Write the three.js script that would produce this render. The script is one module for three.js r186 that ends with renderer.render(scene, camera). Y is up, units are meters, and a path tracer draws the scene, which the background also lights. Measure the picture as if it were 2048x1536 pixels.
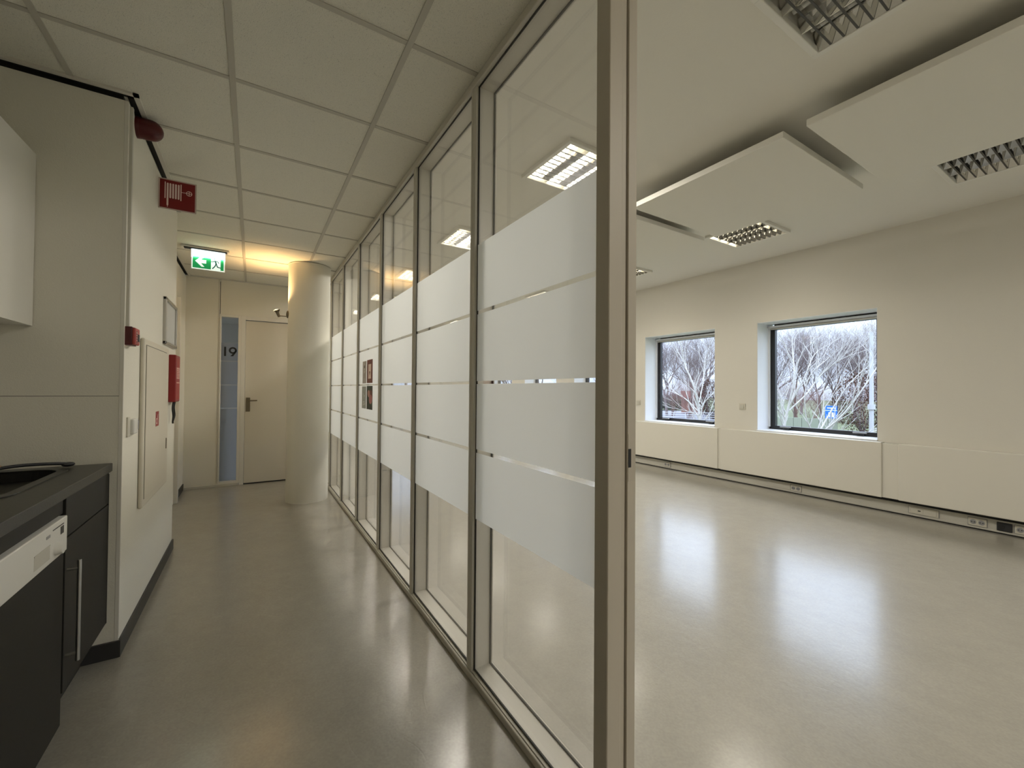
import * as THREE from 'three';
import { RoundedBoxGeometry } from 'three/addons/geometries/RoundedBoxGeometry.js';
import { mergeGeometries } from 'three/addons/utils/BufferGeometryUtils.js';
import { RectAreaLightUniformsLib } from 'three/addons/lights/RectAreaLightUniformsLib.js';

// ---------------------------------------------------------------- camera, sky, exposure
const scene = new THREE.Scene();
const R = THREE.MathUtils.degToRad;
const camera = new THREE.PerspectiveCamera(2 * THREE.MathUtils.radToDeg(Math.atan(768 / 831.5)), 2048 / 1536, 0.05, 600);
camera.position.set(0, 1.24, 0);
camera.rotation.order = 'YXZ';
camera.rotation.set(R(0.7413), R(-31.937), R(0.4417));
scene.add(camera);

const renderer = new THREE.WebGLRenderer({ antialias: true });
renderer.toneMapping = THREE.LinearToneMapping;
renderer.toneMappingExposure = 1.07;
renderer.shadowMap.enabled = true;
RectAreaLightUniformsLib.init();

const SKY = 1.45, LAMP = 24, LAMP_COLOR = [1.0, 0.95, 0.87], SCONCE = 2.0;
{ // overcast sky: darker at the horizon, about three times as bright overhead
  const w = 64, h = 32, d = new Float32Array(w * h * 4);
  for (let j = 0; j < h; j++) {
    const e = Math.sin(((j + 0.5) / h - 0.5) * Math.PI);
    const l = e > 0 ? SKY * (1 + 3.2 * e) : SKY * 0.45;
    for (let i = 0; i < w; i++) {
      const k = (j * w + i) * 4;
      d[k] = l * 0.80; d[k + 1] = l * 0.95; d[k + 2] = l * 1.20; d[k + 3] = 1;
    }
  }
  const t = new THREE.DataTexture(d, w, h, THREE.RGBAFormat, THREE.FloatType);
  t.mapping = THREE.EquirectangularReflectionMapping;
  t.magFilter = t.minFilter = THREE.LinearFilter;
  t.needsUpdate = true;
  scene.background = t;
}

// ---------------------------------------------------------------- helpers
function rng(seed) {
  let a = seed >>> 0;
  return () => { a = (a + 0x6d2b79f5) >>> 0; let t = Math.imul(a ^ (a >>> 15), 1 | a); t = (t + Math.imul(t ^ (t >>> 7), 61 | t)) ^ t; return ((t ^ (t >>> 14)) >>> 0) / 4294967296; };
}
const used = new Map();
function numbered(name) {
  const n = used.get(name) || 0; used.set(name, n + 1);
  return n ? `${name}_${String(n).padStart(3, '0')}` : name;
}
const V = (x, y, z) => new THREE.Vector3(x, y, z);
function metricUV(g0) {                                   // texture coordinates in metres, by the way each face points
  const g = g0.index ? g0.toNonIndexed() : g0;
  const p = g.attributes.position, n = p.count, uv = new Float32Array(n * 2);
  const a = V(), b = V(), c = V(), m = V();
  for (let i = 0; i < n; i += 3) {
    a.fromBufferAttribute(p, i); b.fromBufferAttribute(p, i + 1); c.fromBufferAttribute(p, i + 2);
    m.copy(b).sub(a).cross(c.clone().sub(a));
    const x = Math.abs(m.x), y = Math.abs(m.y), z = Math.abs(m.z);
    for (let k = 0; k < 3; k++) {
      const q = [a, b, c][k];
      const [s, t] = y >= x && y >= z ? [q.x, q.z] : x >= z ? [q.z, q.y] : [q.x, q.y];
      uv[(i + k) * 2] = s; uv[(i + k) * 2 + 1] = t;
    }
  }
  g.setAttribute('uv', new THREE.BufferAttribute(uv, 2));
  for (const k of Object.keys(g.attributes)) if (!['position', 'normal', 'uv'].includes(k)) g.deleteAttribute(k);
  return g;
}
const box = (x0, x1, y0, y1, z0, z1) => new THREE.BoxGeometry(Math.abs(x1 - x0), Math.abs(y1 - y0), Math.abs(z1 - z0)).translate((x0 + x1) / 2, (y0 + y1) / 2, (z0 + z1) / 2);
const rbox = (x0, x1, y0, y1, z0, z1, r = 0.004, s = 2) => {
  const a = Math.abs(x1 - x0), b = Math.abs(y1 - y0), c = Math.abs(z1 - z0);
  return new RoundedBoxGeometry(a, b, c, s, Math.min(r, a / 2.05, b / 2.05, c / 2.05)).translate((x0 + x1) / 2, (y0 + y1) / 2, (z0 + z1) / 2);
};
function cyl(a, b, r0, r1 = r0, seg = 20, open = false) {
  const d = b.clone().sub(a), g = new THREE.CylinderGeometry(r1, r0, d.length(), seg, 1, open);
  g.applyQuaternion(new THREE.Quaternion().setFromUnitVectors(V(0, 1, 0), d.clone().normalize()));
  return g.translate((a.x + b.x) / 2, (a.y + b.y) / 2, (a.z + b.z) / 2);
}
const tube = (pts, r, seg = 24, rad = 8) => new THREE.TubeGeometry(new THREE.CatmullRomCurve3(pts), seg, r, rad);
function extrude(pts, holes, depth, bevel = 0) {
  const s = new THREE.Shape(pts.map(([x, y]) => new THREE.Vector2(x, y)));
  for (const h of holes || []) s.holes.push(new THREE.Path(h.map(([x, y]) => new THREE.Vector2(x, y))));
  return new THREE.ExtrudeGeometry(s, { depth, bevelEnabled: bevel > 0, bevelSize: bevel, bevelThickness: bevel, bevelSegments: 2, curveSegments: 16 });
}
function obj(name, geos, mat, parent = scene) {
  const list = (Array.isArray(geos) ? geos : [geos]).map(metricUV);
  const g = list.length > 1 ? mergeGeometries(list) : list[0];
  if (parent !== scene && parent.userData.base) { const b = parent.userData.base; g.translate(-b[0], -b[1], -b[2]); }
  const m = new THREE.Mesh(g, mat);
  m.name = parent === scene ? numbered(name) : name;
  m.castShadow = m.receiveShadow = true;
  if (parent.userData.base && parent !== scene) {
    const k = parent.children.filter(c => c.name.replace(/_\d{3}$/, '') === name).length;
    if (k) m.name = `${name}_${String(k).padStart(3, '0')}`;
  }
  parent.add(m);
  return m;
}
function sub(name, geos, mat, part) {                      // a piece of a part: same frame as the part's mesh
  const m = obj(name, geos, mat, new THREE.Group());
  let root = part; while (root.parent && root.parent !== scene) root = root.parent;
  const b = root.userData.base || [0, 0, 0];
  m.geometry.translate(-b[0], -b[1], -b[2]);
  m.removeFromParent();
  const k = part.children.filter(c => c.name.replace(/_\d{3}$/, '') === name).length;
  if (k) m.name = `${name}_${String(k).padStart(3, '0')}`;
  part.add(m);
  return m;
}
function thing(name, label, category, base, group) {
  const o = new THREE.Group(); o.name = numbered(name);
  o.position.set(...base);
  o.userData = { label, category, base };
  if (group) o.userData.group = group;
  scene.add(o);
  return o;
}
function tag(o, label, category, group) { o.userData.label = label; o.userData.category = category; if (group) o.userData.group = group; return o; }
function struct(name, geos, mat) { const o = obj(name, geos, mat); o.userData.kind = 'structure'; return o; }
function structGroup(name, base = [0, 0, 0]) { const o = new THREE.Group(); o.name = numbered(name); o.position.set(...base); o.userData = { kind: 'structure', base }; scene.add(o); return o; }

// ---------------------------------------------------------------- textures
function valueNoise(seed, n) {
  const r = rng(seed), g = new Float32Array(n * n); for (let i = 0; i < g.length; i++) g[i] = r();
  return (x, y) => {
    const xi = Math.floor(x), yi = Math.floor(y), fx = x - xi, fy = y - yi, u = fx * fx * (3 - 2 * fx), v = fy * fy * (3 - 2 * fy);
    const at = (i, j) => g[(((j % n) + n) % n) * n + (((i % n) + n) % n)];
    return (at(xi, yi) * (1 - u) + at(xi + 1, yi) * u) * (1 - v) + (at(xi, yi + 1) * (1 - u) + at(xi + 1, yi + 1) * u) * v;
  };
}
function dataTex(size, metres, fn, srgb) {
  const d = new Uint8Array(size * size * 4);
  for (let j = 0; j < size; j++) for (let i = 0; i < size; i++) {
    const c = fn(i / size, j / size), k = (j * size + i) * 4;
    for (let q = 0; q < 3; q++) d[k + q] = Math.max(0, Math.min(255, Math.round((Array.isArray(c) ? c[q] : c) * 255)));
    d[k + 3] = 255;
  }
  const t = new THREE.DataTexture(d, size, size, THREE.RGBAFormat);
  t.wrapS = t.wrapT = THREE.RepeatWrapping; t.magFilter = THREE.LinearFilter; t.minFilter = THREE.LinearMipmapLinearFilter; t.generateMipmaps = true;
  if (srgb) t.colorSpace = THREE.SRGBColorSpace;
  t.repeat.set(1 / metres, 1 / metres); t.needsUpdate = true;
  return t;
}
function canvasTex(w, h, draw) {
  const c = document.createElement('canvas'); c.width = w; c.height = h;
  draw(c.getContext('2d'), w, h);
  const t = new THREE.CanvasTexture(c); t.colorSpace = THREE.SRGBColorSpace; t.anisotropy = 8;
  return t;
}
const n32 = valueNoise(3, 32), n64 = valueNoise(5, 64), n128 = valueNoise(7, 128), n256 = valueNoise(9, 256), n16 = valueNoise(11, 16), n512 = valueNoise(13, 512);
const paintBump = dataTex(512, 0.6, (u, v) => 0.5 + 0.35 * (n128(u * 128, v * 128) - 0.5) + 0.5 * (n256(u * 256, v * 256) - 0.5));
const tileBump = dataTex(512, 0.6, (u, v) => { const s = n256(u * 256, v * 256); return 0.6 + 0.4 * (n512(u * 512, v * 512) - 0.5) - (s > 0.84 ? 0.5 : 0); });
const tileColor = dataTex(512, 0.6, (u, v) => { const s = n256(u * 256, v * 256); return 0.97 - (s > 0.86 ? 0.1 : 0) + 0.05 * (n512(u * 512, v * 512) - 0.5); }, true);
const floorColor = dataTex(1024, 3.1, (u, v) => {
  const a = n16(u * 16, v * 16) - 0.5, b = n64(u * 64, v * 64) - 0.5, c = n512(u * 512, v * 512) - 0.5;
  const k = 0.945 + 0.03 * a + 0.03 * b + 0.055 * c;
  return [k, k * 0.996, k * 0.985];
}, true);
const scuff = (() => { // thin scuffs and trowel streaks, as heights
  const S = 1024, h = new Float32Array(S * S), r = rng(77);
  for (let n = 0; n < 900; n++) {
    const x0 = r() * S, y0 = r() * S, an = 0.35 + (r() - 0.5) * 0.9 + (r() < 0.15 ? 1.3 : 0), L = 8 + r() * r() * 70, amp = (r() - 0.5) * 1.2, bend = (r() - 0.5) * 0.02;
    for (let s = 0; s < L; s += 0.5) {
      const t = an + bend * s, x = x0 + Math.cos(t) * s, y = y0 + Math.sin(t) * s, f = Math.sin(Math.PI * s / L) * amp;
      for (let q = -1; q <= 1; q++) { const i = ((Math.round(x) % S) + S) % S, j = (((Math.round(y) + q) % S) + S) % S; h[j * S + i] += f * (q ? 0.4 : 0.8); }
    }
  }
  return h;
})();
const floorBump = dataTex(1024, 2.7, (u, v) => {
  const i = Math.min(1023, Math.floor(u * 1024)), j = Math.min(1023, Math.floor(v * 1024));
  return 0.5 + 0.1 * (n32(u * 32, v * 32) - 0.5) + 0.14 * (n128(u * 128, v * 64) - 0.5) + 0.08 * (n512(u * 512, v * 512) - 0.5) + 0.15 * Math.max(-3, Math.min(3, scuff[j * 1024 + i]));
});
const floorRough = dataTex(512, 4.3, (u, v) => 0.94 + 0.1 * (n16(u * 16, v * 16) - 0.5) + 0.12 * (n64(u * 64, v * 64) - 0.5));
const grassTex = dataTex(512, 6, (u, v) => { const k = 0.6 + 0.5 * (n64(u * 64, v * 64) - 0.5) + 0.5 * (n256(u * 256, v * 256) - 0.5); return [0.56 * k, 0.6 * k, 0.42 * k]; }, true);

// ---------------------------------------------------------------- materials
const std = (c, rough = 0.6, o = {}) => new THREE.MeshStandardMaterial({ color: new THREE.Color().setRGB(...c), roughness: rough, ...o });
const phy = (c, rough = 0.6, o = {}) => new THREE.MeshPhysicalMaterial({ color: new THREE.Color().setRGB(...c), roughness: rough, ...o });
const M = {
  wall: std([0.75, 0.72, 0.62], 0.75, { bumpMap: paintBump, bumpScale: 0.0006 }),
  wallOffice: std([0.70, 0.672, 0.60], 0.8, { bumpMap: paintBump, bumpScale: 0.0005 }),
  plaster: std([0.76, 0.735, 0.655], 0.9, { bumpMap: paintBump, bumpScale: 0.0003 }),
  tile: std([0.80, 0.775, 0.67], 0.95, { map: tileColor, bumpMap: tileBump, bumpScale: 0.0012 }),
  tee: std([0.50, 0.475, 0.405], 0.5),
  teeLight: std([0.66, 0.63, 0.55], 0.5),
  black: std([0.012, 0.011, 0.01], 0.6),
  floor: phy([0.40, 0.380, 0.328], 0.36, { map: floorColor, roughnessMap: floorRough, bumpMap: floorBump, bumpScale: 0.003, clearcoat: 0.85, clearcoatRoughness: 0.18, ior: 1.5 }),
  skirting: std([0.035, 0.034, 0.034], 0.45),
  white: std([0.72, 0.69, 0.61], 0.42),
  frame: std([0.60, 0.57, 0.49], 0.38),
  framePost: std([0.50, 0.45, 0.365], 0.45),
  reveal: std([0.74, 0.71, 0.63], 0.32),
  gasket: std([0.02, 0.018, 0.014], 0.5),
  glass: phy([1, 1, 1], 0.0, { transmission: 1, thickness: 0, ior: 1.5 }),
  film: phy([0.87, 0.885, 0.87], 1.0, { transmission: 0.93, thickness: 0, ior: 1.3, side: THREE.DoubleSide }),
  filmBlue: phy([0.55, 0.57, 0.60], 1.0, { transmission: 0.8, thickness: 0, ior: 1.3, side: THREE.DoubleSide }),
  whiteMetal: std([0.76, 0.74, 0.67], 0.35),
  mirror: std([0.66, 0.65, 0.62], 0.06, { metalness: 1 }),
  louvreDark: std([0.05, 0.046, 0.038], 0.5),
  louvre: std([0.60, 0.59, 0.56], 0.1, { metalness: 1 }),
  steel: std([0.50, 0.49, 0.46], 0.3, { metalness: 1 }),
  bronze: std([0.19, 0.16, 0.11], 0.4, { metalness: 0.8 }),
  windowBlack: std([0.012, 0.012, 0.014], 0.35),
  windowWhite: std([0.78, 0.79, 0.8], 0.4),
  greyPlastic: std([0.30, 0.30, 0.30], 0.45),
  darkPlastic: std([0.025, 0.025, 0.027], 0.4),
  red: std([0.26, 0.010, 0.010], 0.4),
  redDark: std([0.075, 0.003, 0.004], 0.4),
  redPale: std([0.42, 0.06, 0.05], 0.45),
  worktop: phy([0.015, 0.0145, 0.012], 0.3, { bumpMap: paintBump, bumpScale: 0.0002 }),
  cabinet: phy([0.012, 0.011, 0.009], 0.5, { specularIntensity: 0.55 }),
  sinkBlack: std([0.012, 0.011, 0.009], 0.3),
  appliance: std([0.72, 0.71, 0.66], 0.35),
  socket: std([0.60, 0.57, 0.48], 0.4),
  trunk: std([0.55, 0.53, 0.46], 0.4),
  wood: std([0.42, 0.28, 0.15], 0.6),
  door: std([0.66, 0.61, 0.50], 0.5),
  bark: std([0.13, 0.10, 0.10], 0.9),
  barkPale: std([0.19, 0.15, 0.145], 0.9),
  twigRed: std([0.22, 0.13, 0.115], 0.9),
  birch: std([0.50, 0.48, 0.45], 0.8),
  grass: std([1, 1, 1], 1, { map: grassTex }),
  asphalt: std([0.17, 0.168, 0.19], 0.9),
  hedge: std([0.07, 0.085, 0.045], 0.9),
  beech: std([0.50, 0.26, 0.18], 0.9),
  brick: std([0.26, 0.13, 0.10], 0.9),
  roof: std([0.32, 0.10, 0.085], 0.8),
  rail: std([0.45, 0.46, 0.48], 0.5),
  signBlue: std([0.03, 0.20, 0.62], 0.5),
};

// ---------------------------------------------------------------- key levels (metres)
const HC = 2.593, HO = 2.955, ZE = -6.33, ZF = -11.0, XG = 0.825, XW = 5.62, ZB = 4.2;
const LAMPS = [];
for (let k = -2; k < 6; k++) for (const x of [2.10, 4.53]) LAMPS.push([x, -0.67 - 1.8 * k, k]);  // rows with negative k are added behind the camera to brighten the room

// ---------------------------------------------------------------- setting: floor, ceilings, walls
struct('floor', box(-3.2, 6.02, -0.2, 0, ZF - 0.3, ZB + 0.2), M.floor);

{ // corridor ceiling: lay-in tiles in a T-bar grid
  const c = structGroup('ceiling');
  obj('backing_board', box(-1.3, 0.84, HC + 0.03, HC + 0.08, ZE - 0.1, ZB + 0.2), M.plaster, c);
  const xs = [-1.293, -0.693, -0.093, 0.507, 0.815], zs = [];
  for (let k = -6; k < 9; k++) zs.push(-1.592 - 0.5985 * k);
  zs.sort((a, b) => a - b);
  const stops = [ZE, ...zs.filter(z => z > ZE + 0.05 && z < ZB), ZB];
  const left = -0.49;
  for (let i = 0; i < 4; i++) for (let j = 0; j + 1 < stops.length; j++) {
    let x0 = xs[i] + 0.009, x1 = xs[i + 1] - 0.009, z0 = stops[j] + 0.009, z1 = stops[j + 1] - 0.009;
    if (i === 0 && z1 < -2.6) continue;
    if (i === 0) z0 = Math.max(z0, -2.58);
    obj('ceiling_tile', rbox(x0, x1, HC + 0.004, HC + 0.026, z0, z1, 0.002, 1), M.tile, c);
  }
  const w = 0.0115;
  for (const x of xs.slice(1, 4)) obj('main_runner', box(x - w, x + w, HC, HC + 0.004, x < -0.6 ? -2.58 : ZE, ZB), M.tee, c);
  for (const z of stops.slice(1, -1)) {
    const x0 = z > -2.58 ? -1.15 : z > -4.1 ? -0.51 : -0.70;
    for (const [a, b] of [[x0, -0.705], [-0.681, -0.105], [-0.081, 0.495], [0.519, 0.815]]) if (b > x0 + 0.02) obj('cross_tee', box(Math.max(a, x0), b, HC + 0.0005, HC + 0.004, z - w, z + w), M.tee, c);
  }
  // wall angle: a pale L-profile around the edge, hung a little below the tiles
  const edge = [];
  edge.push(box(-0.489, -0.468, HC - 0.006, HC + 0.004, -4.07, -2.545));
  edge.push(box(-1.15, -0.468, HC - 0.006, HC + 0.004, -2.565, -2.545));
  edge.push(box(-0.679, -0.658, HC - 0.006, HC + 0.004, ZE, -4.09));
  edge.push(box(-0.679, -0.468, HC - 0.006, HC + 0.004, -4.09, -4.07));
  obj('edge_shadow_gap', [box(-0.515, -0.489, HC - 0.002, HC + 0.004, -4.08, -2.565), box(-1.15, -0.489, HC - 0.002, HC + 0.004, -2.59, -2.565), box(-0.705, -0.679, HC - 0.002, HC + 0.004, ZE, -4.08)], M.black, c);
  obj('edge_angle', edge, M.teeLight, c);
  obj('end_angle', box(-0.70, 0.815, HC - 0.006, HC + 0.003, ZE, ZE + 0.018), M.teeLight, c);
}
{ // office ceiling, with an opening for each fitting
  const holes = LAMPS.map(([x, z]) => [[x - 0.285, -z - 0.285], [x - 0.285, -z + 0.285], [x + 0.285, -z + 0.285], [x + 0.285, -z - 0.285]]);
  const g = extrude([[0.80, -ZB - 0.2], [6.02, -ZB - 0.2], [6.02, -ZF + 0.3], [0.80, -ZF + 0.3]], holes, 0.2);
  g.rotateX(-Math.PI / 2).translate(0, HO, 0);
  struct('ceiling', g, M.plaster);
  struct('ceiling', box(0.80, 6.02, HO + 0.2, HO + 0.24, ZF - 0.3, ZB + 0.2), M.plaster);
}
// left block between kitchen and recess
{
  const w = structGroup('wall_left');
  obj('plaster_face', box(-1.3, -0.51, 0, HC - 0.022, -4.075, -2.586), M.wall, w);
  obj('shadow_gap', box(-1.28, -0.53, HC - 0.022, HC + 0.03, -4.06, -2.60), M.black, w);
  obj('corner_strip', rbox(-0.5235, -0.508, 0.0, HC - 0.024, -2.589, -2.5845, 0.002), M.white, w);
  obj('panel_seam', box(-1.15, -0.512, 1.1945, 1.1965, -2.587, -2.5853), M.gasket, w);
}
{
  const w = structGroup('wall_left');
  obj('plaster_face', box(-1.3, -0.70, 0, HC - 0.022, ZE - 0.05, -4.07), M.wall, w);
  obj('shadow_gap', box(-1.28, -0.72, HC - 0.022, HC + 0.03, ZE - 0.05, -4.07), M.black, w);
  obj('door_casing', rbox(-0.71, -0.665, 0, 2.2, -5.70, -5.64, 0.004), M.white, w);
}
struct('wall_kitchen', box(-1.3, -1.15, 0, HC + 0.06, -2.6, ZB), M.wall);
struct('wall_rear', box(-1.3, 6.02, -0.01, HO + 0.2, ZB, ZB + 0.2), M.wall);
struct('wall_far', (() => { // office end wall with one window
  const g = extrude([[0.8, 0], [6.02, 0], [6.02, HO + 0.2], [0.8, HO + 0.2]], [[[2.92, 0.75], [2.92, 2.14], [4.14, 2.14], [4.14, 0.75]]], 0.3);
  return g.translate(0, 0, ZF - 0.3);
})(), M.wallOffice);
const WZ = [[-2.93, -1.69], [-4.77, -3.52], [-6.60, -5.36], [-8.43, -7.19], [-10.26, -9.02], [0.16, 1.40], [1.99, 3.23]];  // the last two openings are added out of view for more daylight
struct('wall_right', (() => {
  const holes = WZ.map(([a, b]) => [[-b, 0.73], [-b, 2.14], [-a, 2.14], [-a, 0.73]]);
  const g = extrude([[-ZB - 0.2, 0], [-ZF + 0.3, 0], [-ZF + 0.3, HO + 0.2], [-ZB - 0.2, HO + 0.2]], holes, 0.4);
  return g.rotateY(Math.PI / 2).translate(XW, 0, 0);
})(), M.wallOffice);
struct('wall_bulkhead', box(0.845, 0.915, HC - 0.024, HO + 0.1, ZF, ZB), M.wallOffice);
struct('wall_office', box(0.815, 0.915, 0, HC + 0.02, ZF, ZE - 0.0), M.wallOffice);
struct('wall_office', [box(0.805, 0.905, 0, HC + 0.02, 0.16, 0.24), box(0.805, 0.905, 0, HC + 0.02, ZB - 0.1, ZB)], M.wall);
// room behind the end wall, seen only through the side light
struct('wall_back', [box(-3.2, -3.0, 0, 0.9, ZF, ZE), box(-3.2, -3.0, 2.2, HC + 0.1, ZF, ZE), box(-3.2, -3.0, 0.9, 2.2, ZF, -10.2), box(-3.2, -3.0, 0.9, 2.2, -7.2, ZE), box(-3.2, 0.815, 0, HC + 0.1, ZF - 0.3, ZF), box(-3.2, -1.3, 0, HC + 0.1, ZE - 0.1, ZE)], M.wallOffice);
struct('ceiling', box(-3.2, 0.83, HC + 0.03, HC + 0.12, ZF - 0.2, ZE - 0.09), M.plaster);

{ // end wall of the corridor: panels, side light, door
  const w = structGroup('wall_end'), z0 = ZE - 0.1, z1 = ZE;
  obj('left_panel', rbox(-1.3, -0.375, 0.045, HC - 0.008, z0, z1, 0.002), M.wall, w);
  obj('joint_strip', rbox(-0.373, -0.362, 0.045, HC - 0.008, z0, z1 + 0.004, 0.002), M.white, w);
  obj('joint', box(-0.362, -0.356, 2.15, HC - 0.03, z0, z1 - 0.012), M.gasket, w);
  obj('upper_panel', rbox(-0.356, 0.83, 2.155, HC - 0.008, z0, z1, 0.002), M.wall, w);
  obj('right_panel', rbox(0.83 + 0.0, 0.40, 0, 2.155, z0, z1 - 0.001, 0.001), M.wall, w);
  obj('base_rail', rbox(-0.70, -0.137, 0, 0.03, z1 - 0.01, z1 + 0.018, 0.004), M.trunk, w);
  obj('base_panel', box(-1.3, -0.148, 0, 0.046, z0, z1 - 0.002), M.wall, w);
}
{
  const w = structGroup('window_6'), z1 = ZE + 0.012, z0 = ZE - 0.1;
  const x0 = -0.36, x1 = -0.135, y0 = 0.03, y1 = 2.155;
  obj('frame', [rbox(x0, -0.343, y0, y1, z0, z1, 0.003), rbox(-0.166, x1, y0, y1, z0, z1, 0.003), rbox(-0.343, -0.166, y0, 0.058, z0, z1, 0.003), rbox(-0.343, -0.166, 2.122, y1, z0, z1, 0.003)], M.white, w);
  obj('pane', box(-0.345, -0.164, 0.055, 2.125, ZE - 0.05, ZE - 0.046), M.glass, w);
  const zf = ZE - 0.0445, bands = [[0.06, 0.965], [0.981, 1.262], [1.275, 1.563], [1.579, 1.80]];
  for (const [a, b] of bands) obj('frosted_film', new THREE.PlaneGeometry(0.177, b - a).translate(-0.2545, (a + b) / 2, zf), M.filmBlue, w);
  // the room number in dark vinyl
  const ring = new THREE.Shape(); ring.absarc(0, 0, 0.043, 0, Math.PI * 2); const h = new THREE.Path(); h.absarc(0, 0, 0.022, 0, Math.PI * 2, true); ring.holes.push(h);
  const nine = [new THREE.ExtrudeGeometry(ring, { depth: 0.001, bevelEnabled: false, curveSegments: 28 }).translate(-0.222, 1.708, zf + 0.001),
    extrude([[0.041, -0.014], [0.043, 0.0], [0.022, 0.0], [0.014, -0.022], [-0.025, -0.074], [0.004, -0.074]], null, 0.001).translate(-0.222, 1.708, zf + 0.001)];
  obj('number', [box(-0.314, -0.292, 1.634, 1.751, zf + 0.001, zf + 0.002), ...nine], M.darkPlastic, w);
}
{
  const d = structGroup('door_1'), z1 = ZE + 0.012;
  obj('frame', [rbox(-0.135, -0.088, 0, 2.155, ZE - 0.1, z1, 0.003), rbox(0.755, 0.80, 0, 2.155, ZE - 0.1, z1, 0.003), rbox(-0.09, 0.76, 2.105, 2.155, ZE - 0.1, z1, 0.003)], M.white, d);
  obj('leaf', rbox(-0.086, 0.753, 0.012, 2.098, ZE - 0.055, ZE - 0.012, 0.003), M.door, d);
  obj('threshold', box(-0.09, 0.757, 0.0, 0.008, ZE - 0.1, ZE - 0.004), M.black, d);
  const p = obj('handle_plate', rbox(-0.073, -0.027, 0.928, 1.108, ZE - 0.012, ZE - 0.003, 0.004), M.bronze, d);
  sub('lever', [cyl(V(-0.05, 1.068, ZE - 0.004), V(-0.05, 1.068, ZE + 0.045), 0.009), cyl(V(-0.05, 1.068, ZE + 0.043), V(0.05, 1.071, ZE + 0.043), 0.008, 0.007)], M.bronze, p);
}
{ // baseboards
  struct('baseboard_left', rbox(-0.512, -0.50, 0, 0.075, -4.085, -2.575, 0.002), M.skirting);
  struct('baseboard_left', rbox(-0.702, -0.69, 0, 0.075, ZE, -5.71, 0.002), M.skirting);
  struct('baseboard_kitchen', rbox(-1.1, -0.505, 0, 0.075, -2.588, -2.574, 0.002), M.skirting);
}

// ---------------------------------------------------------------- glazed partition between corridor and office
{
  const p = structGroup('wall_partition'), zEnd = -0.85, pitch = 0.785;
  obj('bottom_rail', [rbox(0.80, 0.812, 0, 0.03, ZE, zEnd, 0.005), box(0.81, 0.915, 0, 0.034, ZE, zEnd)], M.frame, p);
  obj('sill_board', box(0.829, 0.897, 0.033, 0.0375, ZE, zEnd), M.reveal, p);
  obj('top_rail', [rbox(0.803, 0.915, 2.562, HC + 0.004, ZE, zEnd + 0.8, 0.003)], M.frame, p);
  const mz = []; for (let k = 0; k < 8; k++) mz.push(zEnd - pitch * k);
  mz[7] = ZE - 0.002;
  for (let k = 1; k < 8; k++) {
    const z = mz[k], hw = 0.024;
    const m = obj('mullion', [box(0.829, 0.897, 0.037, 2.563, z - hw, z + hw)], M.reveal, p);
    sub('cover_profile', [rbox(0.810, 0.830, 0.033, 2.564, z - hw, z - 0.004, 0.003), rbox(0.808, 0.830, 0.033, 2.564, z + 0.0, z + hw, 0.003), box(0.816, 0.83, 0.033, 2.564, z - 0.005, z + 0.001)], M.frame, m);
    sub('rear_profile', rbox(0.896, 0.913, 0.033, 2.564, z - hw, z + hw, 0.003), M.frame, m);
  }
  const bands = [[0.682, 0.966], [0.981, 1.262], [1.2745, 1.563], [1.5785, 1.866]];
  for (let k = 0; k < 7; k++) {
    const za = mz[k + 1] + 0.024, zb = k ? mz[k] - 0.024 : zEnd, y0 = 0.036, y1 = 2.563;
    const front = obj('glass_pane', box(0.8225, 0.8275, y0, y1, za, zb), M.glass, p);
    const back = obj('glass_pane', box(0.8985, 0.9035, y0, y1, za, zb), M.glass, p);
    for (const [pane, x, t] of [[front, XG - 0.0035, 0.005], [back, 0.898, 0.008]])
      sub('gasket', [box(x - 0.001, x + 0.005, y0, y0 + t, za, zb), box(x - 0.001, x + 0.005, y1 - t, y1, za, zb), box(x - 0.001, x + 0.005, y0, y1, za, za + t), box(x - 0.001, x + 0.005, y0, y1, zb - t, zb)], M.gasket, pane);
    for (const [a, b] of bands) sub('frosted_film', new THREE.PlaneGeometry(zb - za - 0.006, b - a).rotateY(-Math.PI / 2).translate(0.8215, (a + b) / 2, (za + zb) / 2), M.film, front);
  }
}
{ // the door jamb that ends the partition
  const t = structGroup('trim_1');
  obj('jamb', [rbox(0.80, 0.851, 0, 2.57, -0.852, -0.80, 0.004), rbox(0.85, 0.8705, 0, 2.57, -0.852, -0.806, 0.002), rbox(0.8735, 0.906, 0, 2.57, -0.852, -0.80, 0.002), box(0.869, 0.875, 0, 2.57, -0.85, -0.812)], M.framePost, t);
  const s = obj('strike_plate', rbox(0.8755, 0.904, 0.99, 1.12, -0.801, -0.7992, 0.0005), M.framePost, t);
  sub('latch_hole', rbox(0.8755, 0.8865, 1.028, 1.079, -0.80, -0.7985, 0.0007), M.black, s);
}
struct('column', [new THREE.CylinderGeometry(0.212, 0.212, HC, 72).translate(0.528, HC / 2, -5.15), new THREE.TorusGeometry(0.212, 0.004, 6, 72).rotateX(Math.PI / 2).translate(0.528, HC - 0.004, -5.15)], M.wall);

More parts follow.
